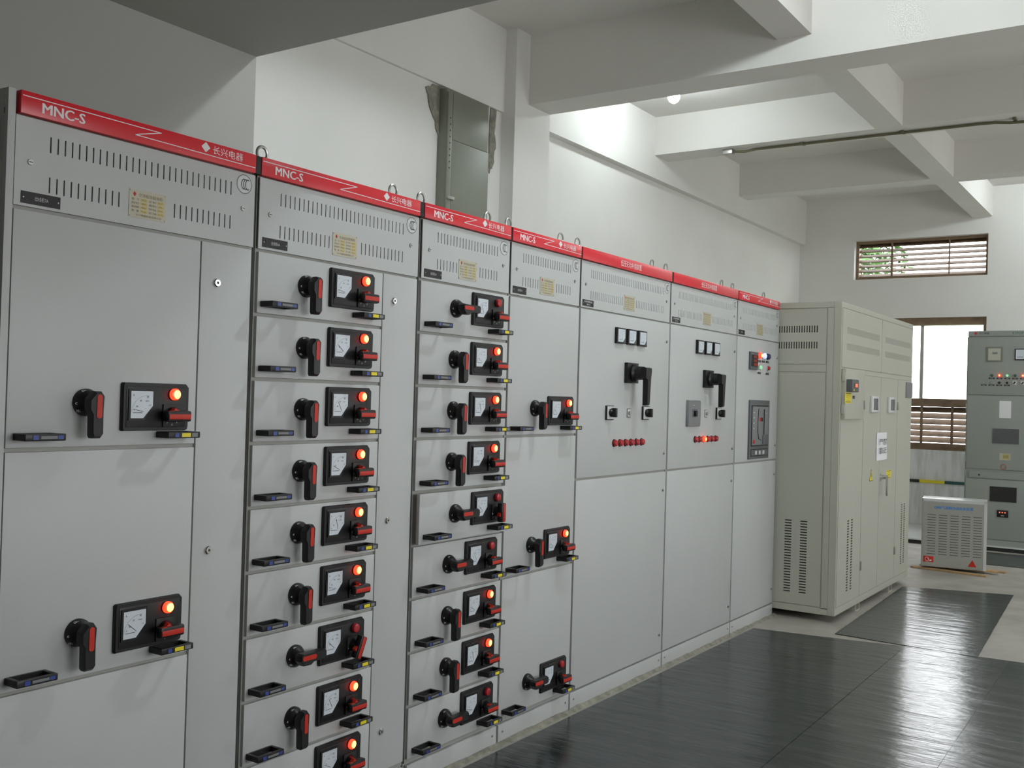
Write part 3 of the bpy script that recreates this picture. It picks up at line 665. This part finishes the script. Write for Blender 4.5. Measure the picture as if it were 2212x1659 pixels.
mb = MB(); mb.box(0, .165, -.040, 0, 0, .086, 'grey', .006); mb.box(.055, .130, -.0415, -.039, .030, .060, 'black'); mb.box(.070, .125, -.0425, -.041, .033, .057, 'ledo'); mb.box(.030, .050, -.042, -.039, .006, .020, 'yellow'); mb.build('display', cb, (.045, -.03, 1.570))
s_ = ysticker(cb, .02, 1.493, .150, .072, -.030)
mb = MB(); mb.cyl((0, -.03, 0), (0, -1, 0), [(0, .014), (.010, .012)], 'chrome', 16); mb.box(-.003, .003, -.044, -.040, -.012, .012, 'steel'); mb.build('box_lock', cb, (.215, 0, 1.535))
for x in (.53, 1.49):
    for y in (.001, D-.10):
        fm = MB(); pr = [(x, 0), (x+.10, 0), (x+.10, .05), (x+.092, .05), (x+.092, .006), (x+.008, .006), (x+.008, .05), (x, .05)]
        vs = [(a, y, c) for a, c in pr]+[(a, y+.06, c) for a, c in pr]
        fm.add(vs, [(0, 1, 4, 5), (1, 2, 3, 4), (0, 5, 6, 7), (13, 12, 9, 8), (12, 11, 10, 9), (15, 14, 13, 8)]+[(k, k+8, (k+1) % 8+8, (k+1) % 8) for k in range(8)], 'tan').build('foot', t, smooth=0)
mb = MB(); q = []
nx, nz = 6, 8
for j in range(nz+1):
    for i in range(nx+1):
        u, v = i/nx, j/nz; q.append((u*.30, -.002-.008*(1-v)**2*abs(math.sin(3*u))-.004*u*(1-v), v*.212-.012*(1-v)*u*0+.006*u*(1-v)))
mb.add(q, [(j*(nx+1)+i, j*(nx+1)+i+1, (j+1)*(nx+1)+i+1, (j+1)*(nx+1)+i) for j in range(nz) for i in range(nx)], 'paper')
mb.text('严禁', .045, .27, .118, .168, -.0130, 'ink').text('靠近', .045, .27, .050, .098, -.0130, 'ink')
pn = mb.build('paper_notice', None, (5.775, -.4295, 1.066)); tag(pn, 'white paper notice with two rows of dark characters taped over the beige cabinet doors', 'notice')

# ------------------------------------------------------------------ green-grey cabinet at the far wall
t = tag(empty('switchgear_cabinet', (9.6, -.405, .055), -PI/2), 'green grey switchgear cabinet by the far window, cut off by the right edge', 'electrical cabinet')
mb = MB(); mb.box(0, .80, .012, 1.3, 0, 2.26, 'green').box(0, .80, 0, .012, 0, .06, 'green').box(-.012, 0, .03, .06, 0, 2.20, 'green'); mb.build('body', t)
hd = MB().box(.0, .80, -.004, .012, 2.205, 2.262, 'green', .001)
hd.prism([(.055, 2.236), (.073, 2.219), (.091, 2.236), (.073, 2.253)], -.005, -.004, 'redp'); hd.text('长兴电器', .105, .205, 2.225, 2.248, -.0046, 'ink').text('KYN28', .43, .53, 2.222, 2.250, -.0046, 'lens_dgreen'); hd.build('header_strip', t)
u = MB().box(.006, .794, -.002, .012, 1.585, 2.196, 'green', .002).build('instrument_door', t)
mb = MB().box(0, .158, -.012, -.002, 0, .158, 'duct', .002).box(.02, .14, -.014, -.011, .015, .14, 'tan').box(.06, .11, -.015, -.013, .08, .10, 'midgrey'); mb.build('relay_cover', u, (.180, 0, 1.935))
mb = MB().box(0, .12, -.014, -.002, 0, .12, 'black', .002).box(.010, .110, -.0155, -.0135, .010, .110, 'face').quad(.02, .08, .03, .034, -.0158, 'ink').prism([(.082, .010), (.110, .010), (.110, .040)], -.0160, -.0150, 'grey'); mb.build('ammeter', u, (.455, 0, 1.952))
for k, ln in enumerate(('lens_dgreen', 'lens_on', 'lens_green', 'lens_dgreen', 'lens_on')):
    lamp_(ln, .238+.0745*k, 1.790, .013, u, core=(ln == 'lens_on'))
CP = MB().box(0, .056, -.0035, -.002, 0, .015, 'ink').text('储能', .014, .042, .004, .011, -.0039, 'pale').mesh('caption_plate')
for k in range(5): obj('caption_plate', CP, u, (.210+.0745*k, 0, 1.752))
for k in range(4): obj('caption_plate', CP, u, (.134+.0745*k, 0, 1.680))
for k, m_ in enumerate(('green', 'green', 'black', 'black')):
    mb = MB(); lathe_y(mb, 0, 0, [(.002, .013), (.012, .011)], m_, 14); mb.build('push_button', u, (.162+.0745*k, 0, 1.713))
for k in range(2):
    mb = MB().box(0, .042, -.010, -.002, 0, .042, 'lite', .001).prism([(.010, .012), (.018, .006), (.034, .030), (.026, .036)], -.020, -.009, 'black'); mb.build('rotary_switch', u, (.436+.076*k, 0, 1.693))
u = MB().box(.006, .794, -.002, .012, .800, 1.575, 'green', .002).build('upper_door', t)
mb = MB().box(0, .112, -.004, -.002, 0, .180, 'paper'); mb.build('paper_label', u, (.318, 0, 1.343))
mb = MB().box(0, .262, -.008, -.002, 0, .165, 'green', .002).box(.004, .258, -.009, -.007, .004, .161, 'glass_d'); mb.build('inspection_window', u, (.252, 0, 1.070))
mb = MB().box(0, .105, -.004, -.002, 0, .070, 'brass').quad(.03, .09, .01, .06, -.0044, 'gold').text('铭牌', .035, .085, .02, .05, -.0048, 'brown'); mb.build('nameplate', u, (.330, 0, .903))
mb = MB(); lathe_y(mb, 0, 0, [(.002, .016), (.010, .012)], 'steel', 16); mb.torus((0, -.004, 0), .028, .002, 'redp', 20, 5); mb.build('door_lock', u, (.368, 0, .830))
MB().box(.035, .794, -.002, .012, .700, .765, 'green', .002).build('cross_strip', t)
u = MB().box(.006, .794, -.002, .012, .065, .692, 'green', .002).build('lower_door', t)
mb = MB().box(0, .265, -.008, -.002, 0, .165, 'green', .002).box(.004, .261, -.009, -.007, .004, .161, 'dark'); mb.build('inspection_window', u, (.240, 0, .460))
mb = MB().box(0, .108, -.014, -.002, 0, .075, 'blackm', .003)
for k in range(3): mb.box(.020+.026*k, .032+.026*k, -.0155, -.0135, .044, .056, 'ledo')
mb.box(.04, .07, -.0155, -.0135, .014, .020, 'pale'); mb.build('voltage_indicator', u, (.318, 0, .303))
for z in (.75, .40, 1.45, .9): MB().box(-.008, .004, -.014, -.002, z-.03, z+.03, 'green', .002).build('hinge', t)
MB().cyl((.135, -.002, .733), (0, -1, 0), [(0, .010), (.004, .009)], 'ink', 12).build('keyhole', t)

# ------------------------------------------------------------------ fire extinguishing box and boards
t = tag(empty('extinguisher_box', (7.74, -.36, .030), math.radians(-90+9)), 'squat grey louvred steel box with blue lettering and red triangle, on boards', 'fire device')
BW, BH, BD = .545, .620, .30
mb = MB(); mb.box(0, BW, .004, BD, 0, BH, 'lite', .004); mb.box(0, .012, 0, .006, 0, BH, 'boxg').box(BW-.025, BW, 0, .006, 0, BH, 'lite').box(0, BW, 0, .006, BH-.02, BH, 'lite'); mb.build('case', t)
rows = [(.115+.0238*k, .115+.0238*k+.0045, [(.050+.096*c, .120+.096*c) for c in range(5)]) for k in range(16)]
fp = MB().grille(.013, BW-.026, .006, BH-.028, -.002, .003, rows, 'boxg'); fp.box(.04, .51, .0025, .004, .10, .50, 'dark')
fp.text('QRR气溶胶自动灭火装置', .105, .430, .528, .560, -.0024, 'cyan', .012)
f_ = fp.build('front_cover', t, smooth=0)
mb = MB(); mb.box(0, .085, -.004, -.002, 0, .054, 'redp', .0005); vs = []; mb.torus((.030, -.0045, .028), .016, .0015, 'white', 18, 5); mb.tube([(.036, -.0045, .034), (.048, -.0045, .022), (.052, -.0045, .014)], .002, 'white', 6).prism([(.050, .012), (.062, .010), (.074, .020), (.060, .024)], -.0055, -.004, 'white'); mb.text('CQC', .014, .050, .003, .009, -.0046, 'white'); mb.build('red_badge', f_, (.022, 0, .040))
MB().prism([(0, 0), (.070, 0), (.036, .062)], -.0045, -.002, 'redp').build('red_triangle', f_, (.395, 0, .028))
BL = ['thin wooden board under the front edge of the grey louvred box', 'thin wooden board sticking out right under the grey louvred box', 'thin wooden board at the back under the grey louvred box']
for k, (x, y, a, l) in enumerate(((7.655, -.60, 82, .66), (7.80, -.66, 95, .66), (7.98, -.68, 88, .70))):
    o = MB().box(-l/2, l/2, -.03, .03, 0, .014, 'wood', .002).build('board', None, (x+.08, y, .001+.0145*(k == 1)), (0, 0, math.radians(a))); tag(o, BL[k], 'board')

# ------------------------------------------------------------------ rubber mats
def sheet(pts, z, lab, seed, th=.004):
    rnd = random.Random(seed); (a, b_, c, d) = [Vector((*p, 0)) for p in pts]
    nx, ny = 40, 12; vs = []; mb = MB()
    for j in range(ny+1):
        for i in range(nx+1):
            u, v = i/nx, j/ny; p = (a*(1-u)+b_*u)*(1-v)+(d*(1-u)+c*u)*v
            vs.append((p.x+(rnd.uniform(-.003, .003) if i in (0, nx) else 0), p.y+(rnd.uniform(-.0008, .0008) if j in (0, ny) else 0), z+th+.0008*math.sin(9*u+3*v+seed)))
    n = len(vs); vs += [(x, y, z) for x, y, _ in vs]
    W_ = nx+1; fs = [(j*W_+i, j*W_+i+1, (j+1)*W_+i+1, (j+1)*W_+i) for j in range(ny) for i in range(nx)]
    for i in range(nx): fs += [(i, n+i, n+i+1, i+1), (ny*W_+i+1, n+ny*W_+i+1, n+ny*W_+i, ny*W_+i)]
    for j in range(ny): fs += [(j*W_, (j+1)*W_, n+(j+1)*W_, n+j*W_), (j*W_+nx, n+j*W_+nx, n+(j+1)*W_+nx, (j+1)*W_+nx)]
    # counter-clockwise seen from above
    ar = (pts[1][0]-pts[0][0])*(pts[3][1]-pts[0][1])-(pts[1][1]-pts[0][1])*(pts[3][0]-pts[0][0])
    if ar < 0: fs = [tuple(reversed(f)) for f in fs]
    mb.add(vs, fs, 'rubber'); o = mb.build('rubber_mat', None, smooth=20); tag(o, lab, 'rubber mat', 'black rubber mats on the floor'); return o
sheet([(-2.6, -1.03), (4.43, -.965), (4.29, -.050), (-2.6, -.045)], 0, 'black rubber mat along the foot of the switchgear row, dull and dark', 1)
sheet([(-2.6, -1.618), (4.475, -1.545), (4.44, -.967), (-2.6, -1.032)], 0, 'black rubber mat, the middle strip with the bright window reflection', 2)
sheet([(-2.6, -2.6), (4.50, -2.52), (4.475, -1.547), (-2.6, -1.62)], 0, 'black rubber mat in the lower right corner of the photo', 3)
sheet([(4.44, -1.375), (6.86, -1.25), (6.62, -.455), (4.49, -.52)], .0012, 'black rubber mat beyond the others, in front of the beige cabinet', 4)
sheet([(8.46, -4.0), (9.42, -4.0), (9.42, -.60), (8.48, -.60)], 0, 'black rubber mat at the foot of the green grey cabinet by the far wall', 5)

# ------------------------------------------------------------------ wall duct
t = tag(empty('busbar_duct', (3.20, 1.765, 0)), 'olive grey vertical steel duct let into the broken plaster of the left wall', 'duct')
mb = MB(); mb.box(0, .485, 0, .072, 0, 3.525, 'duct', .004); mb.box(0, .050, -.014, .0, 0, 3.50, 'duct', .002); mb.build('casing', t)
MB().box(.065, .475, -.006, 0, 3.19, 3.51, 'duct', .002).build('upper_plate', t); MB().box(.055, .483, -.011, 0, .1, 3.185, 'duct', .002).build('lower_plate', t)
mb = MB()
for k in range(9): mb.cyl((.028, -.014, 2.99+.042*k), (0, -1, 0), [(0, .0055), (.001, .005)], 'dark', 8)
mb.build('bolt_holes', t); MB().box(.006, .075, -.030, -.011, 2.78, 2.80, 'steel', .002).build('clip', t)

# ------------------------------------------------------------------ junction box and conduit under the second beam
jb = tag(MB().box(-.035, .035, -.045, .045, -.045, 0, 'steel', .004).build('junction_box', None, (6.66, 1.17, 3.80)), 'small steel junction box under the second ceiling beam near the left wall', 'junction box')
pts = [(6.66, 1.12, 3.775), (6.67, 1.02, 3.768), (6.68, .92, 3.78), (6.70, .78, 3.785)]
pts += [(6.70+.002*k, .78-.19*k, 3.785) for k in range(1, 10)]+[(6.735, -1.06, 3.785), (6.75, -1.16, 3.775), (6.76, -1.30, 3.772), (6.77, -3.0, 3.772)]
cb_ = MB().tube(pts, .012, 'cable', 8)
for y in (.5, -.35, -1.2): cb_.box(6.68, 6.76, y-.012, y+.012, 3.782, 3.80, 'cable')
tag(cb_.build('conduit', None), 'thin olive cable conduit running under the second ceiling beam', 'conduit')

# ------------------------------------------------------------------ tree outside the window
def tree(x, y, lab, seed, h=4.0, r=1.4, n=1400):
    rnd = random.Random(seed); t = tag(empty('tree', (x, y, 0)), lab, 'tree', 'trees outside the far windows')
    MB().tube([(0, 0, 0), (.05, .05, h*.4), (0, .1, h*.8)], .07, 'bark').build('trunk', t)
    mb = MB()
    for k in range(n):
        a = rnd.uniform(0, 2*PI); q = rnd.uniform(-1, 1); rr = r*rnd.random()**.4; c = Vector((rr*math.cos(a)*math.sqrt(1-q*q), rr*math.sin(a)*math.sqrt(1-q*q), h*.62+rr*q))
        d = Vector((rnd.uniform(-1, 1), rnd.uniform(-1, 1), rnd.uniform(-1, .3))).normalized(); e = d.orthogonal().normalized(); L_ = rnd.uniform(.10, .22)
        mb.add([c, c+d*L_*.5+e*L_*.22, c+d*L_, c+d*L_*.5-e*L_*.22], [(0, 1, 2, 3)], 'leaf')
    mb.build('foliage', t, smooth=0)
tree(15.2, 2.75, 'leafy green tree outside, showing between the slats of the upper far window', 11, 6.1, 1.25, 3800)
tree(15.2, -1.2, 'leafy green tree outside, its tips showing in the corner of the far window', 12, 4.1, 1.1, 700)
g = MB().box(XF+.3, 40, -25, 25, -.35, -.3, 'leaf').build('ground', None); tag(g, kind='structure')
